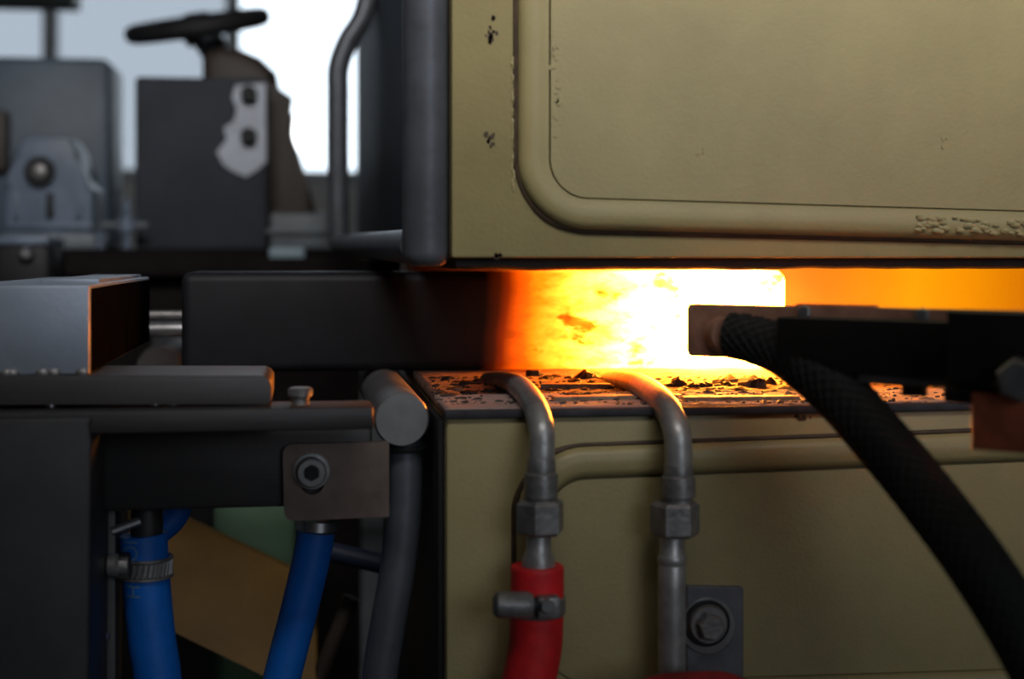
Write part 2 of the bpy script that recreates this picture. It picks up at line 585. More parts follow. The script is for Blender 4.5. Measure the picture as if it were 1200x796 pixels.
def moulding(parent, corners, rad, width, panel_h, name='panel'):
    """corners: outer outline in the front plane as pixels; swept half-round rim and the sheet inside"""
    c2 = []
    for (x, y) in corners:
        q = P(x, y, 0)
        c2.append(Vector((q.x, q.z)))
    outer = round_poly(c2, rad, 14)
    n = len(outer)
    nor = []
    for i in range(n):
        t = (outer[(i + 1) % n] - outer[i - 1]).normalized()
        nor.append(Vector((-t.y, t.x)))
    ctr = sum(outer, Vector((0, 0))) / n
    if (ctr - outer[0]).dot(nor[0]) < 0:
        nor = [-v for v in nor]
    prof = [(0.0, -0.001), (0.0006, 0.0030), (0.0022, 0.0054), (0.0050, 0.0068), (0.0095, 0.0071), (0.0135, 0.0066), (0.0162, 0.0057), (width, panel_h + 0.0004), (width + 0.0008, panel_h - 0.0012), (width + 0.001, -0.001)]
    bm = NB()
    rings = [[bm.verts.new((outer[i].x + nor[i].x * u, -h, outer[i].y + nor[i].y * u)) for i in range(n)] for u, h in prof]
    m = len(rings)
    for k in range(m):
        a = rings[k]
        b_ = rings[(k + 1) % m]
        for i in range(n):
            bm.faces.new((a[i], a[(i + 1) % n], b_[(i + 1) % n], b_[i]))
    obj('rim', bm, 'olive_paint', parent, sharp=50)
    # the sheet inside
    inn = [outer[i] + nor[i] * (width + 0.0014) for i in range(n)]
    bm = NB()
    prism(bm, [(p_.x, -panel_h, p_.y) for p_ in inn], (0, panel_h + 0.001, 0), 0.0008, 1)
    obj('panel_sheet', bm, 'olive_paint', parent, sharp=40)
    # brown sealant bead in the outer seam
    bm = NB()
    path = [Vector((outer[i].x - nor[i].x * 0.0008, -0.0002 , outer[i].y - nor[i].y * 0.0008)) for i in range(n)]
    rr = 0.0021
    k_ = 8
    rings = []
    for i in range(n):
        o3 = Vector((nor[i].x, 0, nor[i].y))
        r_ = rr * (0.8 + 0.5 * noise.noise(path[i] * 60))
        rings.append([bm.verts.new(path[i] + o3 * math.cos(a) * r_ + Vector((0, 1, 0)) * math.sin(a) * r_) for a in [2 * math.pi * j / k_ for j in range(k_)]])
    for i in range(n):
        a = rings[i]
        b_ = rings[(i + 1) % n]
        for j in range(k_):
            bm.faces.new((a[j], a[(j + 1) % k_], b_[(j + 1) % k_], b_[j]))
    tag(obj('seam_bead', bm, 'seam_brown', parent), 'dark brown sealant seam')
    return outer, nor


outer_u, nor_u = moulding(up, [(606, -420), (606, 268), (1560, 293), (1560, -420)], 0.042, 0.018, 0.0052)


# chips and scuffs: small irregular bare patches standing in the paint
def chip(parent, px, py, w, h, n, matn, Y=0.0):
    bm = NB()
    s = S(px, Y)
    for i in range(n):
        cx = px + random.gauss(0, w / 3)
        cy = py + random.gauss(0, h / 3)
        r = random.uniform(1.2, 3.2)
        c = P(cx, cy, Y)
        k = 7
        pts = [(c.x + math.cos(2 * math.pi * j / k) * r * s * random.uniform(0.6, 1.3), Y - 0.0004,
                c.z + math.sin(2 * math.pi * j / k) * r * s * random.uniform(0.7, 1.6)) for j in range(k)]
        prism(bm, pts, (0, 0.0006, 0))
    return obj('paint_chip', bm, matn, parent, smooth=False)


chip(up, 574, 40, 10, 22, 16, 'seam_brown')
chip(up, 574, 160, 8, 14, 9, 'seam_brown')
chip(up, 584, 300, 10, 2, 5, 'seam_brown')
for (x, y, w, h, n) in ((650, 60, 8, 40, 9), (652, 120, 5, 50, 8), (1105, 168, 6, 10, 3), (820, 178, 30, 5, 3)):
    chip(up, x, y, w, h, n, 'olive_paint', -0.0052)
# rippled weld beads of paint at the lower rim
bm = NB()
for i in range(60):
    x = random.uniform(1075, 1215)
    y = 262 + (x - 1075) * 0.03 + random.uniform(-9, 9)
    c = P(x, y, -0.0075)
    bmesh.ops.create_icosphere(bm, subdivisions=1, radius=random.uniform(0.0012, 0.0026), matrix=Matrix.Translation(c) @ Matrix.Diagonal((1.6, 0.5, 0.8, 1)))
obj('paint_drips', bm, 'olive_paint', up)
bm = NB()
for i in range(34):
    y = 70 + i * 4.6
    c = P(601.5 + random.uniform(-1.5, 1.5), y, -0.0004)
    bmesh.ops.create_icosphere(bm, subdivisions=1, radius=random.uniform(0.0006, 0.0015), matrix=Matrix.Translation(c) @ Matrix.Diagonal((0.8, 0.6, 2.0, 1)))
obj('weld_spatter', bm, 'olive_paint', up)

# dark lip and roof lining of the slot
bm = NB()
nx = 90
lipz = P(700, 315.5, 0.02).z
rows = []
for i in range(nx + 1):
    x = XU + 0.004 + (XE - XU - 0.008) * i / nx
    dz = noise.noise(Vector((x * 40, 3.1, 0))) * 0.0012
    rows.append([bm.verts.new((x, 0.012, ZU + 0.0004)), bm.verts.new((x, 0.012, lipz + 0.0016 + dz)), bm.verts.new((x, 0.016, lipz + dz)), bm.verts.new((x, 0.36, lipz + 0.001)), bm.verts.new((x, 0.36, ZU + 0.0004))])
for a, b_ in zip(rows, rows[1:]):
    for k in range(5):
        bm.faces.new((a[k], a[(k + 1) % 5], b_[(k + 1) % 5], b_[k]))
bm.faces.new(rows[0]); bm.faces.new(rows[-1][::-1])
tag(obj('slot_lip', bm, 'lip_dark', up), 'dark scorched lip along the top of the slot')

low = empty('furnace_lower_box', ((XLo + XE) / 2, 0.3, FLOOR),
            'olive painted lower furnace box with rounded raised panel and dusty ledge, below the glowing slot', 'furnace box')
bm = NB(); box(bm, (XLo, 0, FLOOR), (XE, DEEP, ZB), 0.0022)
obj('body', bm, 'olive_paint', low)
bm = NB(); box(bm, (XLo - 0.004, 0.01, FLOOR), (XLo + 0.001, DEEP - 0.01, ZB - 0.002), 0.001)
tag(obj('side_sheet', bm, 'machine_black', low), 'black side sheet')
moulding(low, [(604, 526), (604, 838), (1560, 806), (1560, 491)], 0.042, 0.018, 0.0030)
chip(low, 940, 491, 14, 4, 7, 'seam_brown')
bm = NB()
for i in range(70):
    x = 862 - abs(random.gauss(0, 1)) * 60
    c = P(max(x, 700), 521 - (max(x, 700) - 720) * 0.025 + random.gauss(0, 1.6), -0.001)
    bmesh.ops.create_icosphere(bm, subdivisions=1, radius=random.uniform(0.0005, 0.0014), matrix=Matrix.Translation(c) @ Matrix.Diagonal((2.4, 0.6, 0.8, 1)))
obj('rust_crust', bm, 'seam_brown', low)
# ledge: dark board edge, then a rough refractory bed sloping up to the bar
bm = NB(); box(bm, (XLo - 0.001, -0.003, ZB - 0.0002), (XE, 0.05, ZL), 0.0008)
obj('ledge_board', bm, 'board_edge', low)
YB = 0.25
ZBAR = P(700, 432.5, YB).z
gx, gy = 150, 44
bm = NB()
grid = []
for j in range(gy + 1):
    v = j / gy
    y = 0.004 + v * 0.37
    row = []
    for i in range(gx + 1):
        x = XLo + (XE - XLo) * i / gx
        z = ZL + 0.0004 + (ZBAR - ZL - 0.0012) * min(1, v / 0.62)
        a = noise.noise(Vector((x * 70, y * 120, 0))) * 0.0016 + noise.noise(Vector((x * 220, y * 300, 5))) * 0.0008
        k = 1.0 if 0.12 < v < 0.62 else 0.35
        if v > 0.62:
            z = min(z + a * k, ZBAR - 0.0004)
        else:
            z += a * k
        row.append(bm.verts.new((x, y, z)))
    grid.append(row)
for j in range(gy):
    for i in range(gx):
        bm.faces.new((grid[j][i], grid[j][i + 1], grid[j + 1][i + 1], grid[j + 1][i]))
bot = []
edge = [grid[0][i] for i in range(gx + 1)] + [grid[j][gx] for j in range(1, gy + 1)] + [grid[gy][i] for i in range(gx - 1, -1, -1)] + [grid[j][0] for j in range(gy - 1, 0, -1)]
for v in edge:
    bot.append(bm.verts.new((v.co.x, v.co.y, ZB - 0.001)))
for k in range(len(edge)):
    bm.faces.new((edge[k], edge[(k + 1) % len(edge)], bot[(k + 1) % len(edge)], bot[k]))
bm.faces.new(bot)
tag(obj('refractory_ledge', bm, 'refractory', low, sharp=180), 'rough pinkish refractory bed of the slot')
bm = NB(); box(bm, (XLo + 0.002, 0.37, ZB - 0.001), (XE, 0.45, ZU - 0.0005), 0.002)
hot_lining_material((XLo + 0.002 + XE) / 2)
obj('back_lining', bm, 'lining', low)

# ================================================================ THE HOT BAR
xb0 = P(212, 375, YB).x
xb1 = P(922, 375, YB).x
zt = P(600, 318.5, YB).z
HB = zt - ZBAR
hot_bar_material((xb0 + xb1) / 2, xb1 - xb0)
bm = NB()
box(bm, (xb0, YB, ZBAR), (xb1, YB + HB, zt))
ends = [e for e in bm.edges]
bmesh.ops.bevel(bm, geom=ends, offset=0.0075, segments=4, profile=0.5, affect='EDGES')
tag(obj('steel_bar', bm, 'hot_bar'), 'square steel bar lying through the slot, dark at one end and white-hot at the other', 'steel bar')

# ================================================================ SCALE FLAKES AND STRIPS ON THE LEDGE


def ledge_z(x, y):
    v = (y - 0.004) / 0.37
    return ZL + 0.0004 + (ZBAR - ZL - 0.0012) * min(1, v / 0.62)


def ledge_at(px, py):
    """point of the ledge seen at a pixel"""
    y = 0.1
    for _ in range(30):
        p_ = P(px, py, y)
        z = ledge_z(p_.x, y)
        y += (P(px, py, y).z * 0 + (z - p_.z)) * -4.0 if False else 0
        break
    lo_, hi_ = 0.0, 0.245
    for _ in range(40):
        mid = (lo_ + hi_) / 2
        p_ = P(px, py, mid)
        if p_.z > ledge_z(p_.x, mid):      # ray still above the ledge: go further
            lo_ = mid
        else:
            hi_ = mid
    p_ = P(px, py, (lo_ + hi_) / 2)
    return Vector((p_.x, p_.y, ledge_z(p_.x, p_.y)))


def flake(px, py, w, h, pale=False):
    c = ledge_at(px, py)
    s = S(px, c.y)
    n = 9
    rx = w * s / 2
    ry = rx * random.uniform(0.5, 0.9)
    hz = h * s
    bm = NB()
    ang0 = random.uniform(0, 6.28)
    tilt = random.uniform(-0.5, 0.9)
    top = []
    btm = []
    ph = random.uniform(0, 9)
    for k in range(n):
        a = 2 * math.pi * k / n
        q = random.uniform(0.65, 1.15)
        x = math.cos(a) * rx * q
        y = math.sin(a) * ry * q
        z = hz * (0.16 + 0.25 * math.cos(a + ph) + random.uniform(-0.1, 0.4))
        top.append(bm.verts.new((c.x + x, c.y + y, c.z + max(0.0002, z))))
        btm.append(bm.verts.new((c.x + x * 1.05, c.y + y * 1.05, c.z - 0.0012)))
    ctr = bm.verts.new((c.x + random.uniform(-0.3, 0.3) * rx, c.y, c.z + hz * random.uniform(0.7, 1.0)))
    for k in range(n):
        bm.faces.new((top[k], top[(k + 1) % n], ctr))
        bm.faces.new((btm[k], btm[(k + 1) % n], top[(k + 1) % n], top[k]))
    bm.faces.new(btm)
    o = obj('scale_flake', bm, 'scale_pale' if pale else 'scale_flake', smooth=False)
    if px < 605:
        zone = 'on the dim end of the ledge before the red-hose tube'
    elif px < 720:
        zone = 'on the ledge between the two bent tubes'
    elif px < 960:
        zone = 'on the bright ledge between straight-running tube and black hose'
    else:
        zone = 'on the ledge under the sensor arm'
    if (px, py) == (683, 444):
        tag(o, 'tallest dark peaked crumb of mill scale ' + zone, 'scale flake')
    elif (px, py) == (628, 440):
        tag(o, 'broad dark lump of mill scale touching the foot of the red-hose tube', 'scale flake')
    elif pale:
        tag(o, 'pale curled scale flake ' + zone, 'scale flake', 'pale scale flakes ' + zone)
    else:
        tag(o, 'dark jagged scale crumb ' + zone, 'scale flake', 'dark scale crumbs ' + zone)


for (x, y, w, h, pl) in ((628, 440, 26, 10, 0), (640, 444, 18, 5, 0), (655, 441, 20, 4, 0), (683, 444, 26, 13, 0), (668, 444, 14, 5, 0), (697, 444, 20, 5, 0),
                         (795, 451, 22, 11, 0), (812, 454, 16, 6, 0), (826, 453, 22, 7, 0), (858, 446, 34, 9, 1), (846, 450, 26, 8, 1), (880, 452, 34, 12, 1),
                         (888, 453, 18, 12, 0), (905, 451, 16, 10, 0), (870, 457, 26, 5, 0), (850, 459, 22, 4, 1), (905, 460, 26, 4, 0), (832, 460, 16, 4, 0),
                         (560, 447, 16, 4, 0), (545, 452, 18, 4, 0), (575, 458, 20, 4, 0), (558, 462, 16, 3, 0), (530, 463, 14, 3, 0), (592, 452, 14, 4, 0),
                         (670, 462, 18, 3, 0), (652, 458, 14, 3, 0), (700, 466, 16, 3, 0), (735, 462, 16, 4, 1), (760, 452, 16, 5, 1), (775, 462, 14, 4, 0),
                         (790, 464, 20, 3, 1), (815, 465, 22, 3, 1), (895, 466, 20, 3, 1), (920, 456, 22, 5, 1), (925, 465, 16, 3, 0), (1060, 462, 18, 4, 0), (1115, 462, 26, 5, 0), (1085, 468, 18, 3, 1)):
    flake(x, y, w, h, bool(pl))
for i in range(46):
    x = random.choice((random.uniform(515, 600), random.uniform(640, 715), random.uniform(735, 930), random.uniform(735, 930)))
    flake(x, random.uniform(443, 470), random.uniform(9, 20), random.uniform(2, 6), random.random() < 0.45)
bm = NB()
for i in range(1500):
    px = random.uniform(505, 945) if random.random() < 0.85 else random.uniform(1010, 1180)
    py = random.uniform(441, 474)
    if px < 470 + (py - 425):
        continue
    c = ledge_at(px, py)
    r = random.uniform(0.0003, 0.0009) if random.random() < 0.8 else random.uniform(0.0009, 0.0017)
    bmesh.ops.create_icosphere(bm, subdivisions=1, radius=r, matrix=Matrix.Translation(c + Vector((0, 0, r * 0.2))) @ Matrix.Diagonal((random.uniform(0.8, 2.2), 1, random.uniform(0.4, 0.8), 1)))
tag(obj('scale_grit', bm, 'scale_flake', sharp=10), 'fine dark grit of mill scale strewn over the ledge', 'grit', kind='stuff')
for i, (xa, ya, xb, yb, t, lab) in enumerate(((634, 455, 716, 455, 0.0030, 'narrow steel strip lying on the ledge between the two tubes'),
                                          (648, 469, 742, 467, 0.0022, 'thin steel strip near the ledge edge between the two tubes'),
                                          (800, 469, 935, 468, 0.0022, 'long thin steel strip near the ledge edge beside the black hose'))):
    a = ledge_at(xa, ya)
    b_ = ledge_at(xb, yb)
    bm = NB()
    d = (b_ - a)
    n_ = Vector((-d.y, d.x, 0)).normalized() * 0.005
    z0 = min(a.z, b_.z) - 0.0006
    pts = [Vector((q.x, q.y, z0)) for q in (a - n_, b_ - n_, b_ + n_, a + n_)]
    prism(bm, pts, (0, 0, t + 0.0008), 0.0005, 1)
    tag(obj('steel_strip', bm, 'scale_pale'), lab, 'steel strip')

# ================================================================ WATER TUBES AND THEIR FITTINGS


def water_tube(name, label, pts, r, straight, parent_loc):
    root = empty(name, parent_loc, label, 'water tube')
    path = catmull(pts, 8)
    bm = NB(); tube(bm, path, r, 20)
    obj('bent_tube', bm, 'tube_steel', root)
    return root


def pt(px, py, Y):
    return P(px, py, Y)


YT = -0.028
s0 = S(630, YT)
t1 = water_tube('water_tube', 'bent steel water tube over the ledge, ending in a red hose',
                [pt(573, 448, 0.19), pt(590, 448, 0.14), pt(609, 454, 0.07), pt(625, 474, 0.0), pt(634, 500, YT + 0.004), pt(635, 525, YT), pt(634, 552, YT)], 0.0075, None, pt(634, 670, YT))


def rings_up(bm, px, Y, prof):
    """turned shape standing upright: prof = list of (row, radius in pixels), from the top down"""
    s = S(px, Y)
    top = P(px, prof[0][0], Y)
    rev(bm, top, (0, 0, -1), [((y - prof[0][0]) * s, r * s) for y, r in prof], 28)


bm = NB(); rings_up(bm, 634, YT, [(536, 15.5), (540, 17), (553, 17.5), (555, 19.5), (558, 20), (582, 20), (584, 18), (592, 17)])
obj('collar', bm, 'nut_steel', t1)
bm = NB()
c = P(633, 586, YT); s = S(633, YT)
hexnut(bm, c, (0, 0, -1), 29 * s, 40 * s, frame=(1, 0.16, 0), phase=0.0)
obj('hex_nut', bm, 'nut_steel', t1)
bm = NB(); rings_up(bm, 631, YT, [(622, 15), (644, 15), (646, 16), (655, 19), (664, 20), (668, 20), (700, 17)])
obj('hose_barb', bm, 'tube_steel', t1)

t2 = water_tube('water_tube', 'bent steel water tube running straight down beside a bolted bracket',
                [pt(712, 447, 0.19), pt(728, 447, 0.14), pt(752, 453, 0.07), pt(778, 474, 0.0), pt(792, 502, YT + 0.004), pt(795, 530, YT), pt(795, 562, YT)], 0.0080, None, pt(787, 860, YT))
bm = NB(); rings_up(bm, 795, YT, [(542, 15.5), (546, 17), (557, 17.5), (559, 19.5), (562, 20), (582, 20), (584, 17), (592, 17)])
obj('collar', bm, 'nut_steel', t2)
bm = NB()
c = P(791, 588, YT); s = S(791, YT)
hexnut(bm, c, (0, 0, -1), 29 * s, 40 * s, frame=(1, -0.1, 0))
obj('hex_nut', bm, 'nut_steel', t2)
bm = NB(); rings_up(bm, 787.5, YT, [(624, 15), (648, 14.5), (651, 16.5), (655, 17.5), (659, 16.5), (662, 15.5), (664, 16.3), (700, 16.5), (830, 16.5)])
obj('straight_tube', bm, 'tube_steel', t2)

# red hose with worm-drive clamp
s = S(630, YT)
rh = [pt(629.5, 663, YT), pt(629.5, 690, YT), pt(629, 725, YT), pt(627, 760, YT), pt(619, 800, YT), pt(606, 850, YT), pt(590, 920, YT - 0.003)]
bm = NB()
pp = catmull(rh, 8)
tube(bm, pp, [31.5 * s * (0.96 if i == 0 else 1.0) for i in range(len(pp))], 28)
tag(obj('rubber_hose', bm, 'red_rubber'), 'red rubber hose clamped onto the steel tube fitting', 'hose')


def worm_clamp(name, label, c, r, bandh, screw_dir, side, s, matn, teeth_from=None):
    root = empty(name, c, label, 'hose clamp')
    bm = NB()
    ring(bm, c - Vector((0, 0, bandh / 2)), (0, 0, 1), r * 0.985, r + 0.0011, bandh, 40)
    obj('band', bm, matn, root)
    return root


c = P(629, 709, YT)
r_h = 31.5 * s
cl = worm_clamp('hose_clamp', 'steel worm clamp with long screw barrel around the red hose', c, r_h, 0.0125, None, None, s, 'nut_steel')
bm = NB()
y0 = YT - r_h - 0.004
a = P(578, 709, y0); b_ = P(624, 709, y0)
d = b_ - a
rev(bm, a, d, [(0, 0.0045), (0.002, 0.0072), (d.length - 0.003, 0.0076), (d.length, 0.0062)], 18)
obj('screw_barrel', bm, 'nut_steel', cl)
bm = NB()
a = P(623, 709, y0); b_ = P(632, 709, y0)
rev(bm, a, b_ - a, [(0, 0.0045), ((b_ - a).length, 0.0045)], 12)
obj('screw_neck', bm, 'machine_black', cl)
bm = NB()
a = P(629, 699, y0); b_ = P(656, 724, y0)
box(bm, (a.x, y0 - 0.004, b_.z), (b_.x, y0 + 0.006, a.z), 0.002)
hsg = obj('screw_housing', bm, 'nut_steel', cl)
bm = NB()
a = P(641, 710, y0 - 0.004)
hexnut(bm, a, (0, -1, 0), 0.0042, 0.003)
obj('screw_head', bm, 'bright_steel', hsg)

# second red hose crossing at the bottom
bm = NB()
s = S(800, -0.05)
tube(bm, catmull([pt(720, 838, -0.062), pt(765, 816, -0.062), pt(815, 810, -0.062), pt(860, 814, -0.062), pt(905, 850, -0.055), pt(930, 930, -0.045)], 8), 0.0105, 24)
mat('dull_red', (0.30, 0.016, 0.016), 0.8, var=0.4, vscale=60, bump=0.3, bscale=200)
tag(obj('rubber_hose', bm, 'dull_red'), 'dull red hose arching across below the bolted bracket', 'hose')

# bracket with bolt on the lower box
br = empty('clamp_bracket', P(833, 810, -0.004), 'small steel bracket with one hex bolt and washer, beside the straight tube', 'bracket')
bm = NB()
c2 = [Vector((P(x, y, 0).x, P(x, y, 0).z)) for x, y in ((801, 684), (867, 685), (867, 826), (801, 826))]
op = round_poly(c2, [0.001, 0.001, 0.003, 0.003], 3)
prism(bm, [(p_.x, -0.0075, p_.y) for p_ in op], (0, 0.0047, 0), 0.0006, 1)
obj('plate', bm, 'zinc_steel', br)
c = P(829, 733, -0.0075); s = S(829, -0.008)
bm = NB(); ring(bm, c, (0, -1, 0), 0.006, 33 * s, 0.0016, 36)
obj('washer', bm, 'bright_steel', br)
c = P(828, 730, -0.009)
bm = NB(); ring(bm, c, (0, -1, 0), 0.005, 27 * s, 0.0030, 36)
obj('spring_washer', bm, 'machine_black', br)
bm = NB(); rev(bm, c + Vector((0, -0.0028, 0)), (0, -1, 0), [(0, 23 * s), (0.0015, 23 * s), (0.003, 21 * s)], 30)
obj('bolt_flange', bm, 'nut_steel', br)
bm = NB(); hexnut(bm, c + Vector((0, -0.0055, 0)), (0, -1, 0), 16 * s, 0.0075, phase=0.3)
obj('bolt_head', bm, 'nut_steel', br)

# ================================================================ LEFT SUPPORT FRAME
YP = -0.03
fr = empty('machine_stand', P(50, 600, YP), 'dark steel machine stand with wide post, top flange and recessed cross rail', 'machine frame')
xp = P(106, 640, YP).x
bm = NB()
pl_ = P(-140, 600, YP).x
ztop = P(50, 490, YP).z
pts = [(pl_, YP, FLOOR), (P(90, 796, YP).x, YP, FLOOR), (P(106, 520, YP).x, YP, P(106, 520, YP).z), (P(108, 490, YP).x, YP, ztop), (pl_, YP, ztop)]
prism(bm, pts, (0, 0.10, 0), 0.0025, 2)
obj('post', bm, 'post_steel', fr)
bm = NB()
a = P(-140, 484, YP); b_ = P(436, 504, YP)
box(bm, (a.x, YP + 0.002, b_.z), (P(438, 490, YP).x, 0.012, ztop + 0.003), 0.0016)
obj('top_flange', bm, 'dark_steel', fr)
bm = NB()
YR = 0.03
box(bm, (P(90, 550, YR).x, YR, P(200, 598, YR).z), (P(436, 550, YR).x, YR + 0.045, ztop - 0.006), 0.003)
obj('cross_rail', bm, 'dark_steel', fr)
bm = NB()
box(bm, (P(108, 600, 0.045).x, 0.045, FLOOR), (P(136, 600, 0.045).x, 0.075, P(120, 596, 0.045).z), 0.002)
obj('inner_upright', bm, 'dark_steel', fr)
for (x, y) in ((120, 712), (123, 745)):
    bm = NB(); c = P(x, y, 0.045)
    rev(bm, c + Vector((0, 0.002, 0)), (0, -1, 0), [(0, 0.0035), (0.004, 0.0033), (0.006, 0.002)], 14)
    obj('screw', bm, 'bright_steel', fr)

# slotted bracket plate with cap screw
YK = 0.024
sb = empty('slotted_bracket', P(392, 608, YK), 'brownish slotted steel bracket plate with a socket cap screw on the cross rail', 'bracket')
c2 = [Vector((P(x, y, YK).x, P(x, y, YK).z)) for x, y in ((331, 521), (456, 518), (456, 606), (333, 611))]
op = round_poly(c2, [0.006, 0.001, 0.001, 0.006], 6)
# slot hole under the screw: build plate as outer loop bridged with the slot loop
bm = NB()
sc_ = S(366, YK)
slot = []
for k in range(24):
    a = 2 * math.pi * k / 24
    ccx = P(366, 550, YK).x + math.cos(a) * 14 * sc_
    ccz = (P(366, 550, YK).z if math.sin(a) > 0 else P(366, 566, YK).z) + math.sin(a) * 14 * sc_
    slot.append(Vector((ccx, ccz)))
for yy in (YK, YK + 0.0058):
    vo = [bm.verts.new((p_.x, yy, p_.y)) for p_ in op]
    vi = [bm.verts.new((p_.x, yy, p_.y)) for p_ in slot]
    eo = [bm.edges.new((vo[i], vo[(i + 1) % len(vo)])) for i in range(len(vo))]
    ei = [bm.edges.new((vi[i], vi[(i + 1) % len(vi)])) for i in range(len(vi))]
    bmesh.ops.triangle_fill(bm, use_beauty=True, edges=eo + ei)
    if yy == YK:
        fo, fi = vo, vi
    else:
        for A, B in ((fo, vo), (fi, vi)):
            for i in range(len(A)):
                bm.faces.new((A[i], A[(i + 1) % len(A)], B[(i + 1) % len(B)], B[i]))
mat('bracket_brown', (0.17, 0.125, 0.105), 0.45, metal=0.5, var=0.3, vscale=25)
obj('plate', bm, 'bracket_brown', sb, sharp=30)
c = P(365, 552, YK)
bm = NB(); ring(bm, c, (0, -1, 0), 0.004, 21.5 * sc_, 0.0014, 32)
obj('washer', bm, 'bright_steel', sb)
bm = NB()
r_ = 17.5 * sc_
cc = c + Vector((0, 0.006, 0))
rev(bm, cc, (0, -1, 0), [(0, r_), (0.0135, r_), (0.0146, r_ * 0.93), (0.0146, r_ * 0.62)], 30)
cap_ = obj('screw_cap', bm, 'nut_steel', sb)
bm = NB(); ring(bm, c + Vector((0, -0.0084, 0)), (0, -1, 0), r_ * 0.55, r_ * 0.9, 0.0014, 30)
obj('cap_rim', bm, 'bright_steel', cap_)
bm = NB(); rev(bm, c + Vector((0, -0.0080, 0)), (0, -1, 0), [(0, r_ * 0.56), (0.0012, r_ * 0.55)], 6)
obj('hex_socket', bm, 'machine_black', cap_)

# round support pin with its bent pipe
YPN = 0.03
pin = empty('support_pin', P(450, 900, 0.05), 'thick round steel support pin with rounded end on a bent grey pipe', 'support pin')
c = P(471, 492, YPN)
rp_ = 32.5 * S(471, YPN)
back = Vector((c.x + 0.002, YB + 0.10, ZBAR - rp_ - 0.0002))
d = back - c
L = d.length
bm = NB(); rev(bm, c, d, [(0, rp_ * 0.93), (0.0012, rp_ * 0.98), (0.003, rp_), (L, rp_)], 40)
obj('pin', bm, 'pin_steel', pin)
bm = NB()
q = [pt(473, 505, 0.05), pt(474, 545, 0.05), pt(473, 600, 0.05), pt(467, 660, 0.05), pt(455, 730, 0.05), pt(444, 800, 0.05), pt(436, 900, 0.05)]
end = P(430, 1000, 0.05)
q.append(end)
q.append(Vector((end.x - 0.02, end.y, FLOOR)))
tube(bm, catmull(q, 8), 21 * S(471, 0.05), 24)
obj('bent_pipe', bm, 'pipe_grey', pin)
bm = NB()
rev(bm, pt(474, 521, 0.05), (0, 0, -1), [(0, 0.0125), (0.002, 0.0135), (0.004, 0.0128)], 24)
obj('weld_ring', bm, 'dark_steel', pin)
# second pin under the cold end of the bar
bm = NB()
c = P(262, 440, YB); x_ = c.x
rev(bm, (x_, 0.075, ZBAR - rp_), (0, 1, 0), [(0, rp_ * 0.93), (0.002, rp_), (0.275, rp_)], 32)
p2 = empty('support_pin', (x_, 0.2, ZBAR - 2 * rp_), 'round support pin hidden below the dark end of the bar', 'support pin')
obj('pin', bm, 'pipe_grey', p2)
bm = NB(); ring(bm, (x_, 0.0752, ZBAR - rp_), (0, 1, 0), rp_ * 0.98, rp_ * 1.25, 0.006, 32)
obj('flange_ring', bm, 'dark_steel', p2)

# flat guide bar, spacers, and the steel block on it
YG = -0.012
gb = empty('guide_bar', P(160, 476, YG), 'flat grey steel guide bar with rounded end, under the steel block', 'guide bar')
c2 = [Vector((P(x, y, YG).x, P(x, y, YG).z)) for x, y in ((-130, 440.5), (318, 440.5), (318, 474), (-130, 474))]
op = round_poly(c2, [0.001, 0.006, 0.002, 0.001], 6)
bm = NB(); prism(bm, [(p_.x, YG, p_.y) for p_ in op], (0, 0.075, 0), 0.0012, 2)
obj('bar', bm, 'guide_steel', gb)
for x in (-40, 60, 182, 203, 290):
    bm = NB()
    a = P(x, 472, YG + 0.012)
    rev(bm, a, (0, 0, -1), [(0, 0.0032), (a.z - (ztop + 0.003) + 0.0008, 0.0032)], 12)
    obj('spacer', bm, 'bright_steel', gb)
YBK = -0.006
bl = empty('steel_block', P(50, 439, 0.1), 'bright square-edged steel block with dark side, welded down on the guide bar', 'steel block')
a = P(-60, 439.5, YBK); b_ = P(105, 334, YBK)
zb_ = P(0, 440.5, YG).z - 0.0003
bm = NB(); box(bm, (a.x, YBK, zb_), (b_.x, 0.30, b_.z), 0.0016)
obj('body', bm, 'block_steel', bl)
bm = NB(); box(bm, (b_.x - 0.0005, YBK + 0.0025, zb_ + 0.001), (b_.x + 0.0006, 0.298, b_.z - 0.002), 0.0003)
tag(obj('side_shade', bm, 'block_side_shade', bl), 'side of the block, painted dark for its shade')
bm = NB(); box(bm, (P(44, 334, 0.05).x, 0.06, b_.z - 0.001), (b_.x - 0.004, 0.28, b_.z + 0.0022), 0.0006)
obj('top_plate', bm, 'block_steel', bl)
for x in (8, 14, 50, 63, 97):
    bm = NB()
    c = P(x, 438, YBK)
    c.z = zb_ + 0.0012
    bmesh.ops.create_uvsphere(bm, u_segments=12, v_segments=8, radius=0.0034, matrix=Matrix.Translation(c) @ Matrix.Diagonal((1.2, 0.7, 0.8, 1)))
    obj('weld_bead', bm, 'nut_steel', bl)

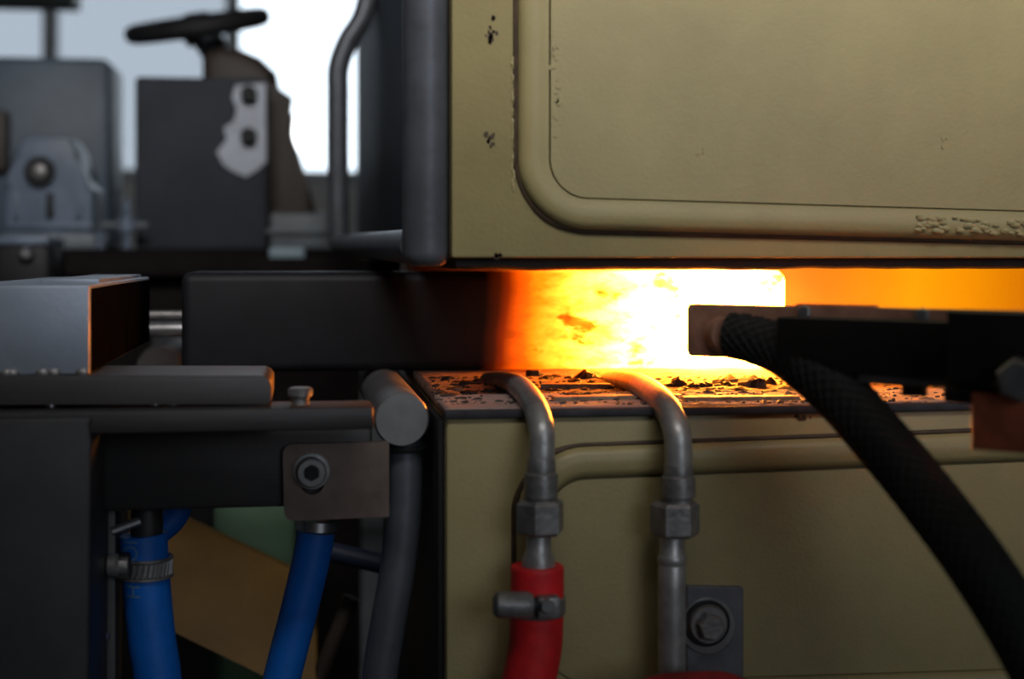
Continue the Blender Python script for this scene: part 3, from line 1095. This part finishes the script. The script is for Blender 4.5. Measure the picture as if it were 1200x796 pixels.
# knurled stud on the flange
st = empty('knurled_screw', Vector((P(352, 470, -0.006).x, -0.006, ztop + 0.003)), 'small knurled screw standing on the frame flange between guide bar and pin', 'screw')
c = P(352, 454, -0.006)
bm = NB()
rev(bm, c, (0, 0, -1), [(0, 0.0055), (0.0008, 0.0066), (0.0048, 0.0066), (0.0054, 0.006)], 22)
hd_ = obj('head', bm, 'nut_steel', st)
for k in range(22):
    bm = NB()
    a = 2 * math.pi * k / 22
    q = c + Vector((math.cos(a) * 0.0066, math.sin(a) * 0.0066, -0.0008))
    if math.sin(a) < 0.35:
        tube(bm, [q, q + Vector((0, 0, -0.0034))], 0.0005, 5)
        obj('knurl', bm, 'nut_steel', hd_)
    else:
        bm.free()
bm = NB()
ln = c.z - (ztop + 0.003) + 0.001
prof = []
k = 0
t = 0.0046
while t < ln:
    prof += [(t, 0.0048), (t + 0.0007, 0.0054), (t + 0.0013, 0.0048)]
    t += 0.0015
prof.append((ln + 0.0005, 0.005))
rev(bm, c, (0, 0, -1), prof, 18)
obj('thread', bm, 'nut_steel', st)

# rods and roller behind the cold end of the bar
YH = 0.42
for (y, r, lab) in ((369, 4.5, 'thin grey push rod behind the dark end of the bar'), (386, 9, 'thicker bright push rod behind the dark end of the bar')):
    bm = NB()
    a = P(60, y, YH); b_ = Vector((XLo + 0.003, YH, 0))
    a.z = b_.z = P(190, y, YH).z
    rev(bm, a, b_ - a, [(0, r * S(190, YH) * 0.9), (0.002, r * S(190, YH)), ((b_ - a).length, r * S(190, YH))], 20)
    tag(obj('push_rod', bm, 'bright_steel' if r > 5 else 'nut_steel'), lab, 'rod')
bm = NB()
c = P(186, 432, 0.40); r_ = 27 * S(186, 0.40)
rev(bm, c, (0.0, 1, 0), [(0, r_ * 0.92), (0.003, r_), (0.24, r_)], 32)
bk = empty('feed_roller', (c.x, 0.6, FLOOR), 'dark feed roller behind the steel block', 'roller')
obj('roller', bm, 'dark_steel', bk)
bm = NB(); box(bm, (c.x - 0.03, 0.62, FLOOR), (c.x + 0.03, 0.66, c.z + 0.028), 0.003)
obj('stand', bm, 'machine_black', bk)

# ================================================================ BLUE HOSES
YBH = 0.058
s = S(172, YBH)
bh = [pt(168, 626, YBH), pt(170, 660, YBH), pt(173, 700, YBH), pt(178, 750, YBH), pt(185, 800, YBH), pt(190, 900, YBH)]
bm = NB(); tube(bm, catmull(bh, 8), 27.5 * s, 28)
hose1 = empty('water_hose', P(185, 900, YBH), 'blue hose with pale printed letters and a steel clamp, beside the frame post', 'hose')
obj('hose', bm, 'blue_rubber', hose1)
bm = NB(); rings_up(bm, 172, YBH, [(585, 18), (600, 18), (612, 19), (628, 18.5), (650, 17)])
obj('hose_stub', bm, 'dark_steel', hose1)


def letters(txt, size, px, py, Y, parent, rot, hose_c, hose_r):
    cu = bpy.data.curves.new('print', 'FONT')
    cu.body = txt
    cu.size = size
    cu.align_x = 'CENTER'
    cu.align_y = 'CENTER'
    tmp = bpy.data.objects.new('print', cu)
    COL.objects.link(tmp)
    bpy.context.view_layer.update()
    me = bpy.data.meshes.new_from_object(tmp.evaluated_get(bpy.context.evaluated_depsgraph_get()))
    bpy.data.objects.remove(tmp)
    bm = NB()
    bm.from_mesh(me)
    bmesh.ops.subdivide_edges(bm, edges=bm.edges[:], cuts=2)
    c = P(px, py, Y)
    for v in bm.verts:
        x, z = v.co.x * math.cos(rot) - v.co.y * math.sin(rot), v.co.x * math.sin(rot) + v.co.y * math.cos(rot)
        X = c.x + x
        Z = c.z + z
        dx = X - hose_c(Z)
        v.co = Vector((X, Y - math.sqrt(max(hose_r ** 2 - dx * dx, 1e-8)) - 0.0003, Z))
    o = obj('print', bm, 'print_pale', parent, smooth=False)
    return o


def hc(Z):
    a_ = P(168, 626, YBH); b2 = P(173, 700, YBH)
    t_ = (Z - a_.z) / (b2.z - a_.z)
    return a_.x + (b2.x - a_.x) * t_


letters('IO', 0.0125, 155, 641, YBH, hose1, -math.pi / 2, hc, 27.5 * s)
letters('H', 0.0125, 158, 688, YBH, hose1, -math.pi / 2, hc, 27.5 * s)
c = P(171, 664, YBH)
r_ = 28 * s
cl2 = empty('hose_clamp', c, 'slotted steel worm clamp around the blue hose', 'hose clamp')
bm = NB(); ring(bm, c - Vector((0, 0, 0.0055)), (0, 0, 1), r_ * 0.985, r_ + 0.0010, 0.0110, 44)
obj('band', bm, 'nut_steel', cl2)
for zz in (0.0055, -0.0055):
    bm = NB(); ring(bm, c + Vector((0, 0, zz - 0.0008)), (0, 0, 1), r_ * 0.99, r_ + 0.0020, 0.0016, 44)
    obj('band_rim', bm, 'nut_steel', cl2)
for k in range(11):
    a = math.radians(-125 + k * 11.5)
    bm = NB()
    u = Vector((math.cos(a), math.sin(a), 0))
    q = c + u * (r_ + 0.0010)
    w = Vector((-u.y, u.x, 0))
    tube(bm, [q + w * -0.0006 + Vector((0, 0, -0.0042)), q + w * 0.0008 + Vector((0, 0, 0.0042))], 0.0009, 8)
    obj('worm_thread', bm, 'bright_steel', cl2)
bm = NB()
a = P(124, 663, YBH - 0.022); b_ = P(150, 663, YBH - 0.022)
rev(bm, a, b_ - a, [(0, 0.004), (0.0015, 0.0065), (0.006, 0.0072), (0.008, 0.0056), ((b_ - a).length, 0.0056)], 16)
obj('clamp_screw', bm, 'nut_steel', cl2)
bm = NB(); box(bm, tuple(P(136, 678, YBH - 0.022) + Vector((0, -0.004, 0))), tuple(P(152, 651, YBH - 0.022) + Vector((0, 0.012, 0))), 0.0015)
obj('screw_housing', bm, 'dark_steel', cl2)
# tab on the hose stub
bm = NB()
a = P(146, 614, YBH); tube(bm, [a + Vector((-0.006, -0.012, -0.002)), a + Vector((0.010, -0.008, 0.003))], 0.0030, 10)
obj('stub_tab', bm, 'bright_steel', hose1)

bm = NB()
YB2 = 0.10
s = S(350, YB2)
tube(bm, catmull([pt(372, 612, YB2), pt(366, 650, YB2), pt(352, 710, YB2), pt(338, 765, YB2), pt(325, 820, YB2), pt(310, 900, YB2)], 8), 22 * s, 24)
hose2 = empty('water_hose', P(325, 900, YB2), 'slanting blue hose hanging below the slotted bracket', 'hose')
obj('hose', bm, 'blue_rubber', hose2)
bm = NB(); rev(bm, pt(373, 602, YB2), pt(371, 630, YB2) - pt(373, 602, YB2), [(0, 0.008), (0.004, 0.0135), (0.010, 0.0140), (0.012, 0.012)], 18)
obj('ferrule', bm, 'bright_steel', hose2)
bm = NB()
s = S(200, 0.14)
tube(bm, catmull([pt(214, 560, 0.14), pt(208, 600, 0.14), pt(188, 622, 0.14), pt(160, 640, 0.15), pt(120, 690, 0.17)], 8), 15 * s, 18)
tag(obj('water_hose', bm, 'blue_rubber'), 'thin blue hose curving away behind the cross rail', 'hose')
bm = NB()
s = S(350, 0.30)
tube(bm, catmull([pt(352, 640, 0.30), pt(372, 643, 0.30), pt(400, 650, 0.30), pt(470, 668, 0.30), pt(520, 700, 0.30)], 8), 12 * s, 18)
mat('navy_rubber', (0.012, 0.02, 0.045), 0.55)
tag(obj('cable', bm, 'navy_rubber'), 'dark navy cable running behind the slanting blue hose', 'cable')

# ================================================================ THINGS BELOW, BEHIND THE FRAME
# ochre sheet leaning back
YO = 0.42
c2 = [(150, 590), (212, 604), (345, 668), (372, 700), (372, 822), (308, 792), (206, 742), (150, 720)]
bm = NB()
pts = [P(x, y, YO + (y - 600) * -0.0004) for x, y in c2]
prism(bm, pts, (0, 0.012, 0), 0.002, 1)
oc = empty('ochre_guard', P(270, 822, YO), 'ochre painted sheet metal guard slanting below the cross rail', 'sheet guard')
obj('sheet', bm, 'ochre_paint', oc)
bm = NB()
a = P(352, 700, YO - 0.02)
box(bm, (a.x - 0.006, YO - 0.01, FLOOR), (a.x + 0.016, YO + 0.02, P(352, 690, YO).z), 0.002)
obj('leg', bm, 'machine_brown', oc)
bm = NB()
a = P(196, 690, YO)
box(bm, (a.x - 0.012, YO, FLOOR), (a.x + 0.004, YO + 0.02, P(196, 640, YO).z), 0.002)
obj('leg', bm, 'machine_brown', oc)
a = P(205, 665, 0.75); b_ = P(345, 520, 0.75)
gc = empty('green_cabinet', ((a.x + b_.x) / 2, 0.85, FLOOR), 'pale green machine cabinet behind the ochre guard', 'cabinet')
bm = NB(); box(bm, (a.x, 0.75, FLOOR), (b_.x, 0.98, P(200, 590, 0.75).z), 0.004)
obj('body', bm, 'green_paint', gc)
bm = NB(); box(bm, (a.x + 0.02, 0.744, FLOOR + 0.05), (b_.x - 0.035, 0.752, P(200, 645, 0.75).z), 0.003)
dr_ = obj('door', bm, 'green_paint', gc)
bm = NB(); box(bm, (b_.x - 0.07, 0.735, P(300, 660, 0.75).z - 0.06), (b_.x - 0.055, 0.746, P(300, 660, 0.75).z), 0.003)
obj('handle', bm, 'machine_black', dr_)
bm = NB()
s = S(395, 0.35)
tube(bm, [P(412, 700, 0.35), P(372, 800, 0.35), P(340, 900, 0.35)], 10 * s, 12)
tag(obj('conduit', bm, 'machine_brown'), 'brown conduit slanting behind the bent pipe', 'conduit')

# ================================================================ PIPE GUARD BESIDE THE UPPER BOX
gd = empty('pipe_guard', P(498, 310, 0.0), 'dark grey pipe frame with upright and level pipes beside the upper furnace box', 'pipe frame')
YA = 0.016
s = S(498, YA)
bm = NB()
ctr = P(499, 300, YA)
r_ = 28 * s
bot_z = P(499, 312, YA).z
bm = NB()
rev(bm, (ctr.x, YA, bot_z), (0, 0, 1), [(0, r_ * 0.62), (0.0018, r_ * 0.84), (0.005, r_ * 0.97), (0.008, r_), (1.2, r_)], 40)
obj('upright_pipe', bm, 'pipe_grey', gd)
bm = NB()
YRR = 0.86
e1 = Vector((ctr.x - 0.004, YA, P(480, 289, YA + 0.0).z))
e2 = P(397, 287, YRR)
tube(bm, [e1, e2], 0.0112, 24)
obj('level_pipe', bm, 'pipe_grey', gd)
bm = NB()
tube(bm, catmull([P(397, 289, YRR), P(396, 200, YRR), P(396, 110, YRR), P(397, 78, YRR), P(408, 48, YRR), P(424, 22, YRR), P(432, -10, YRR), P(433, -60, YRR), P(433, -200, YRR)], 8), 12.5 * S(396, YRR), 24)
obj('rear_pipe', bm, 'pipe_grey', gd)
bm = NB()
tube(bm, [P(433, -180, YRR), Vector((XU - 0.0025, YRR, P(433, -180, YRR).z))], 0.012, 18)
obj('wall_stub', bm, 'pipe_grey', gd)

# ================================================================ SENSOR ARM AND BLACK HOSE IN FRONT
A0 = P(805, 386, -0.035)
A1 = P(1330, 386, -0.205)
dirv = Vector((A1.x - A0.x, A1.y - A0.y, 0)).normalized()
nrm = Vector((dirv.y, -dirv.x, 0))       # towards the camera
if nrm.y > 0:
    nrm = -nrm
arm = empty('sensor_arm', P(1000, 450, -0.1), 'dark rectangular arm with plate end reaching in front of the white-hot bar', 'arm')


def arm_pt(t, z, off=0.0):
    q = A0 + dirv * t + nrm * off
    return Vector((q.x, q.y, z))


def arm_t(px, off=0.0):
    """length along the arm at which its face is seen at px"""
    lo_, hi_ = -0.1, 0.6
    for _ in range(40):
        m_ = (lo_ + hi_) / 2
        q = A0 + dirv * m_ + nrm * off - Vector((0, -D, 0))
        fx = q.x * math.cos(TH) - q.y * math.sin(TH)
        fz = q.x * math.sin(TH) + q.y * math.cos(TH)
        if 600 + F * fx / fz < px:
            lo_ = m_
        else:
            hi_ = m_
    return (lo_ + hi_) / 2


z1 = P(806, 356, -0.035).z
z0 = P(806, 417.5, -0.035).z
bm = NB()
L = (A1 - A0).length


def arm_box(bm, t0, t1, za, zb, o0, o1, bev=0.001, rad=None):
    c2_ = [Vector((t0, za)), Vector((t1, za)), Vector((t1, zb)), Vector((t0, zb))]
    op_ = round_poly(c2_, rad, 5) if rad else c2_
    pts_ = [arm_pt(p_.x, p_.y, o1) for p_ in op_]
    prism(bm, pts_, -nrm * (o1 - o0), bev, 2)


arm_box(bm, 0, L, z0, z1, -0.009, 0.0, 0.001, [0.0025, 0.0005, 0.0005, 0.0025])
obj('end_plate', bm, 'arm_plate', arm)
ta = arm_t(925)
bm = NB(); arm_box(bm, ta, L, z0 - 0.004, z1 - 0.0055, 0.0, 0.016, 0.0012)
obj('body', bm, 'arm_dark', arm)
bm = NB(); arm_box(bm, ta + 0.045, arm_t(1175), z0 - 0.009, z0 - 0.003, -0.004, 0.014, 0.0008)
obj('lower_strip', bm, 'arm_grey', arm)
bm = NB(); arm_box(bm, arm_t(1062), arm_t(1088), z0 - 0.0145, z0 - 0.008, 0.0, 0.008, 0.0015)
obj('lug', bm, 'arm_dark', arm)
bm = NB(); arm_box(bm, arm_t(930), arm_t(1022), z1 - 0.001, z1 + 0.0012, -0.009, -0.002, 0.0004)
obj('top_strip', bm, 'rust_red', arm)
for px in (945, 1083):
    bm = NB()
    t_ = arm_t(px)
    hexnut(bm, arm_pt(t_, z1 - 0.003, 0.0), nrm, 0.0038, 0.004)
    obj('bolt', bm, 'bright_steel', arm)
bm = NB()
tb = arm_t(1128, 0.016)
arm_box(bm, tb, L, z0 - 0.002, z1 + 0.001, 0.016, 0.040, 0.002)
obj('end_block', bm, 'arm_dark', arm)
bm = NB(); hexnut(bm, arm_pt(arm_t(1199, 0.04), z0 - 0.000, 0.036), nrm, 0.0105, 0.014, phase=0.2)
obj('large_bolt', bm, 'bright_steel', arm)
bm = NB()
tq = arm_t(1152, 0.02)
zr0 = P(1170, 528, -0.19).z
arm_box(bm, tq, L, zr0, z0 - 0.008, 0.006, 0.04, 0.003)
tag(obj('terminal_block', bm, 'rust_red', arm), 'rust red terminal block')
bm = NB()
arm_box(bm, arm_t(1120, 0.012), L, z0 - 0.0145, z0 - 0.0075, 0.002, 0.03, 0.001)
obj('clamp_strap', bm, 'arm_dark', arm)

# hose: root on the end plate, then sweeping down towards the camera
hroot = empty('braided_hose', P(860, 400, -0.06), 'thick black braided hose sweeping down from the sensor arm', 'hose')
hp = [pt(853, 393, -0.052), pt(880, 397, -0.062), pt(925, 414, -0.080), pt(978, 456, -0.105), pt(1036, 521, -0.135), pt(1094, 592, -0.165), pt(1150, 668, -0.195), pt(1205, 756, -0.22), pt(1250, 850, -0.24), pt(1280, 960, -0.25)]
path = catmull(hp, 10)
hr = [0.0125 + 0.002 * min(1, i / 25) for i in range(len(path))]
hr[0] = 0.0095
hr[1] = 0.0118
bm = NB(); tube(bm, path, hr, 28)
obj('hose', bm, 'black_rubber', hroot)
# braid: two sets of helical strands lying on the hose
bm = NB()
fr_u = None
frames = []
for i, p_ in enumerate(path):
    t = (path[min(i + 1, len(path) - 1)] - path[max(i - 1, 0)]).normalized()
    if fr_u is None:
        fr_u = Vector((0, 0, 1))
    fr_u = (fr_u - t * fr_u.dot(t)).normalized()
    frames.append((p_, fr_u.copy(), t.cross(fr_u)))
tot = [0.0]
for a, b_ in zip(path, path[1:]):
    tot.append(tot[-1] + (b_ - a).length)
for sgn in (-1, 1):
    for k in range(14):
        pts = []
        for i in range(2, len(frames)):
            p_, u, w = frames[i]
            a = 2 * math.pi * k / 14 + sgn * tot[i] / 0.016
            pts.append(p_ + (u * math.cos(a) + w * math.sin(a)) * (hr[i] + 0.0001))
        tube(bm, pts, 0.0006, 5)
tag(obj('braid', bm, 'black_rubber', hroot), kind='stuff')
bm = NB()
q = arm_pt(arm_t(856), 0, 0)
a = Vector((hp[0].x, hp[0].y, hp[0].z))
rev(bm, a + Vector((-0.001, 0.022, 0)), Vector((0.001, -0.022, 0)), [(0, 0.0105), (0.008, 0.0115), (0.02, 0.0115), (0.024, 0.010)], 24)
obj('hose_socket', bm, 'arm_plate', hroot)

# ================================================================ BACKGROUND MACHINE
YM = 1.25
zbed = P(200, 292, YM).z
a = P(-220, 300, YM); b_ = P(470, 300, YM)
mb = empty('machine_bed', ((a.x + b_.x) / 2, YM + 0.2, FLOOR), 'long black machine bed in the background below the handwheel', 'machine bed')
bm = NB(); box(bm, (a.x, YM - 0.12, FLOOR), (XU - 0.01, YM + 0.5, zbed), 0.006)
obj('base', bm, 'machine_bed', mb)
bm = NB(); box(bm, (a.x, YM - 0.16, P(200, 322, YM).z), (b_.x, YM - 0.08, P(200, 302, YM).z), 0.004)
obj('front_way', bm, 'machine_bed', mb)
s = S(200, YM)


def rect(bm, x0, y0, x1, y1, Y0, Y1, bev=0.003):
    a_ = P(x0, y1, Y0)
    b2 = P(x1, y0, Y0)
    box(bm, (min(a_.x, b2.x), Y0, a_.z), (max(a_.x, b2.x), Y1, b2.z), bev)


# dark plate with bare worn patch and two bolts
mp_ = empty('mounting_plate', P(240, 293, YM), 'dark upright mounting plate with a worn bright patch and two bolts', 'mounting plate')
bm = NB(); rect(bm, 158, 92, 313, 292.5, YM, YM + 0.06, 0.006)
obj('plate', bm, 'bare_plate', mp_)
patch_px = [(311, 97), (312, 190), (300, 200), (288, 207), (272, 200), (262, 193), (254, 178), (266, 163), (262, 150), (274, 142), (278, 128), (272, 114), (276, 100)]
bm = NB(); prism(bm, [P(x, y, YM - 0.0008) for x, y in patch_px], (0, 0.001, 0))
tag(obj('worn_patch', bm, 'worn_paint', mp_, smooth=False), 'worn bare patch')
for (x, y) in ((292, 111), (292, 160)):
    bm = NB()
    hexnut(bm, P(x, y, YM - 0.001), (0, -1, 0), 10.5 * s, 0.02)
    obj('bolt', bm, 'machine_black', mp_)
# handwheel on a spindle
hw_c = P(232, 30, YM + 0.14)
hw = empty('handwheel', P(245, 92, YM + 0.14), 'black handwheel lying nearly flat on a short spindle column', 'handwheel')
R = 74 * S(240, YM + 0.14)
axis = Vector((-0.16, -0.20, 0.97)).normalized()
uu = axis.orthogonal().normalized()
ww = axis.cross(uu)
bm = NB()
n1, n2 = 48, 12
rr_ = 11 * S(240, YM + 0.14)
rings = []
for i in range(n1):
    a = 2 * math.pi * i / n1
    q = uu * math.cos(a) + ww * math.sin(a)
    rings.append([bm.verts.new(hw_c + q * (R + rr_ * math.cos(b2)) + axis * rr_ * math.sin(b2)) for b2 in [2 * math.pi * k / n2 for k in range(n2)]])
for i in range(n1):
    for k in range(n2):
        bm.faces.new((rings[i][k], rings[i][(k + 1) % n2], rings[(i + 1) % n1][(k + 1) % n2], rings[(i + 1) % n1][k]))
obj('rim', bm, 'machine_black', hw)
for k in range(3):
    a = 2 * math.pi * k / 3 + 0.5
    q = uu * math.cos(a) + ww * math.sin(a)
    bm = NB(); tube(bm, [hw_c, hw_c + q * R], rr_ * 0.7, 12)
    obj('spoke', bm, 'machine_black', hw)
bm = NB(); rev(bm, hw_c - axis * 0.03, axis, [(0, 0.02), (0.01, 0.026), (0.045, 0.024), (0.05, 0.015)], 20)
obj('hub', bm, 'machine_black', hw)
bm = NB()
b0 = P(252, 100, YM + 0.14)
tube(bm, [b0 + Vector((0, 0, 0.052)), hw_c], 17 * S(240, YM + 0.14), 20)
obj('spindle', bm, 'machine_grey', hw)
# brown cast housing
px_ = [(236, 292), (236, 62), (258, 52), (282, 56), (305, 66), (324, 84), (328, 118), (340, 150), (352, 185), (362, 218), (371, 250), (374, 292)]
hs = empty('cast_housing', P(300, 292, YM + 0.2), 'brown cast machine housing with sloping back, behind the mounting plate', 'machine housing')
bm = NB(); prism(bm, [P(x, y, YM + 0.08) for x, y in px_], (0, 0.28, 0), 0.02, 3)
obj('casting', bm, 'machine_brown', hs)
bm = NB(); rect(bm, 316, 120, 324, 240, YM + 0.065, YM + 0.09, 0.003)
obj('rib', bm, 'machine_brown', hs)
# grey foot block and pale blue plate
fb = empty('foot_block', P(345, 293, YM - 0.02), 'grey foot block with a pale blue plate, right of the mounting plate', 'foot block')
bm = NB(); rect(bm, 317, 250, 384, 291.5, YM - 0.02, YM + 0.07, 0.004)
obj('block', bm, 'machine_grey', fb)
bm = NB(); rect(bm, 312, 268, 386, 274, YM - 0.03, YM + 0.05, 0.002)
obj('ledge', bm, 'machine_grey', fb)
bm = NB(); rect(bm, 315, 290, 357, 303, YM - 0.129, YM - 0.119, 0.003)
obj('label_plate', bm, 'pale_blue', fb)
# bearing housing
bh_ = empty('bearing_block', P(58, 290, YM - 0.04), 'blue-grey bearing block with round bore and ribbed foot', 'bearing block')
YQ = YM - 0.04
pxs = [(6, 276), (6, 222), (14, 206), (18, 176), (30, 160), (80, 160), (90, 176), (94, 206), (108, 222), (108, 276)]
bm = NB(); prism(bm, [P(x, y, YQ) for x, y in pxs], (0, 0.12, 0), 0.006, 2)
obj('casting', bm, 'machine_blue', bh_)
bm = NB(); rect(bm, 0, 274, 112, 292, YQ - 0.006, YQ + 0.13, 0.004)
obj('foot', bm, 'machine_grey', bh_)
sq = S(50, YQ)
bm = NB(); ring(bm, P(48, 201, YQ), (0, -1, 0), 8 * sq, 17 * sq, 0.014, 30)
obj('bearing_ring', bm, 'machine_black', bh_)
bm = NB(); rev(bm, P(48, 201, YQ), (0, -1, 0), [(0, 9 * sq), (0.018, 8.5 * sq), (0.02, 6 * sq)], 20)
obj('shaft_end', bm, 'nut_steel', bh_)
for x in (18, 58, 92):
    bm = NB(); rect(bm, x - 4, 226, x + 4, 256, YQ - 0.008, YQ + 0.01, 0.002)
    obj('rib', bm, 'machine_black' if x == 58 else 'machine_blue', bh_)
bm = NB(); rect(bm, 6, 262, 108, 268, YQ - 0.008, YQ + 0.01, 0.002)
obj('rib', bm, 'machine_blue', bh_)
# blue-grey column behind it
colm = empty('machine_column', P(-20, 292, YM + 0.3), 'blue-grey machine column rising behind the bearing block', 'machine column')
bm = NB(); rect(bm, -170, 68, 128, 293, YM + 0.3, YM + 0.48, 0.012)
obj('column', bm, 'machine_column', colm)
bm = NB(); rect(bm, -170, 128, 8, 200, YM + 0.27, YM + 0.31, 0.008)
obj('cover', bm, 'machine_brown', colm)
# black adjusting cap in front
cp = empty('adjusting_cap', P(30, 335, YM - 0.2), 'black adjusting cap with bright upper plate, in front of the bearing block', 'adjusting cap')
YC = YM - 0.28
a = P(30, 340, YC)
bm = NB(); rect(bm, -6, 284, 57, 345, YC, YM - 0.161, 0.008)
obj('cap', bm, 'machine_black', cp)
bm = NB(); rect(bm, -6, 277, 57, 287, YC - 0.004, YM - 0.161, 0.003)
obj('top_plate', bm, 'machine_blue', cp)
bm = NB(); rev(bm, P(33, 297, YC), (0, -1, 0), [(0, 0.008), (0.012, 0.0085), (0.018, 0.005)], 16)
obj('knob', bm, 'bright_steel', cp)
# studs with nuts
for (x, y0_, y1_, lab) in ((149, 234, 293, 'grey stud with cross nut between bearing block and mounting plate'), (117, 272, 300, 'short thin stud beside the bearing block foot')):
    sd = empty('clamp_stud', P(x, y1_, YM - 0.05), lab, 'stud')
    bm = NB(); tube(bm, [P(x, y0_, YM - 0.05), P(x, y1_ + 2, YM - 0.05)], 5 * S(x, YM), 14)
    obj('stud', bm, 'machine_blue', sd)
    if x > 130:
        bm = NB(); tube(bm, [P(x - 30, 264, YM - 0.05), P(x + 24, 264, YM - 0.05)], 4 * S(x, YM), 12)
        obj('cross_bar', bm, 'machine_grey', sd)
        bm = NB(); hexnut(bm, P(x, 254, YM - 0.05), (0, 0, -1), 11 * S(x, YM), 0.022)
        obj('nut', bm, 'machine_blue', sd)
# overhead beam
bm = NB()
a = P(-260, -30, 2.2); b_ = P(82, 0, 2.2)
box(bm, (a.x, 2.2, b_.z + 0.0), (b_.x, 2.35, b_.z + 0.12), 0.006)
mat('beam_green', (0.03, 0.05, 0.035), 0.6)
bmn = empty('overhead_beam', ((a.x + b_.x) / 2, 2.27, b_.z), 'dark green overhead beam at the top of the background', 'beam')
obj('beam', bm, 'beam_green', bmn)
bm = NB(); box(bm, (a.x, 2.22, FLOOR), (a.x + 0.1, 2.33, b_.z + 0.01), 0.006)
obj('beam_post', bm, 'beam_green', bmn)
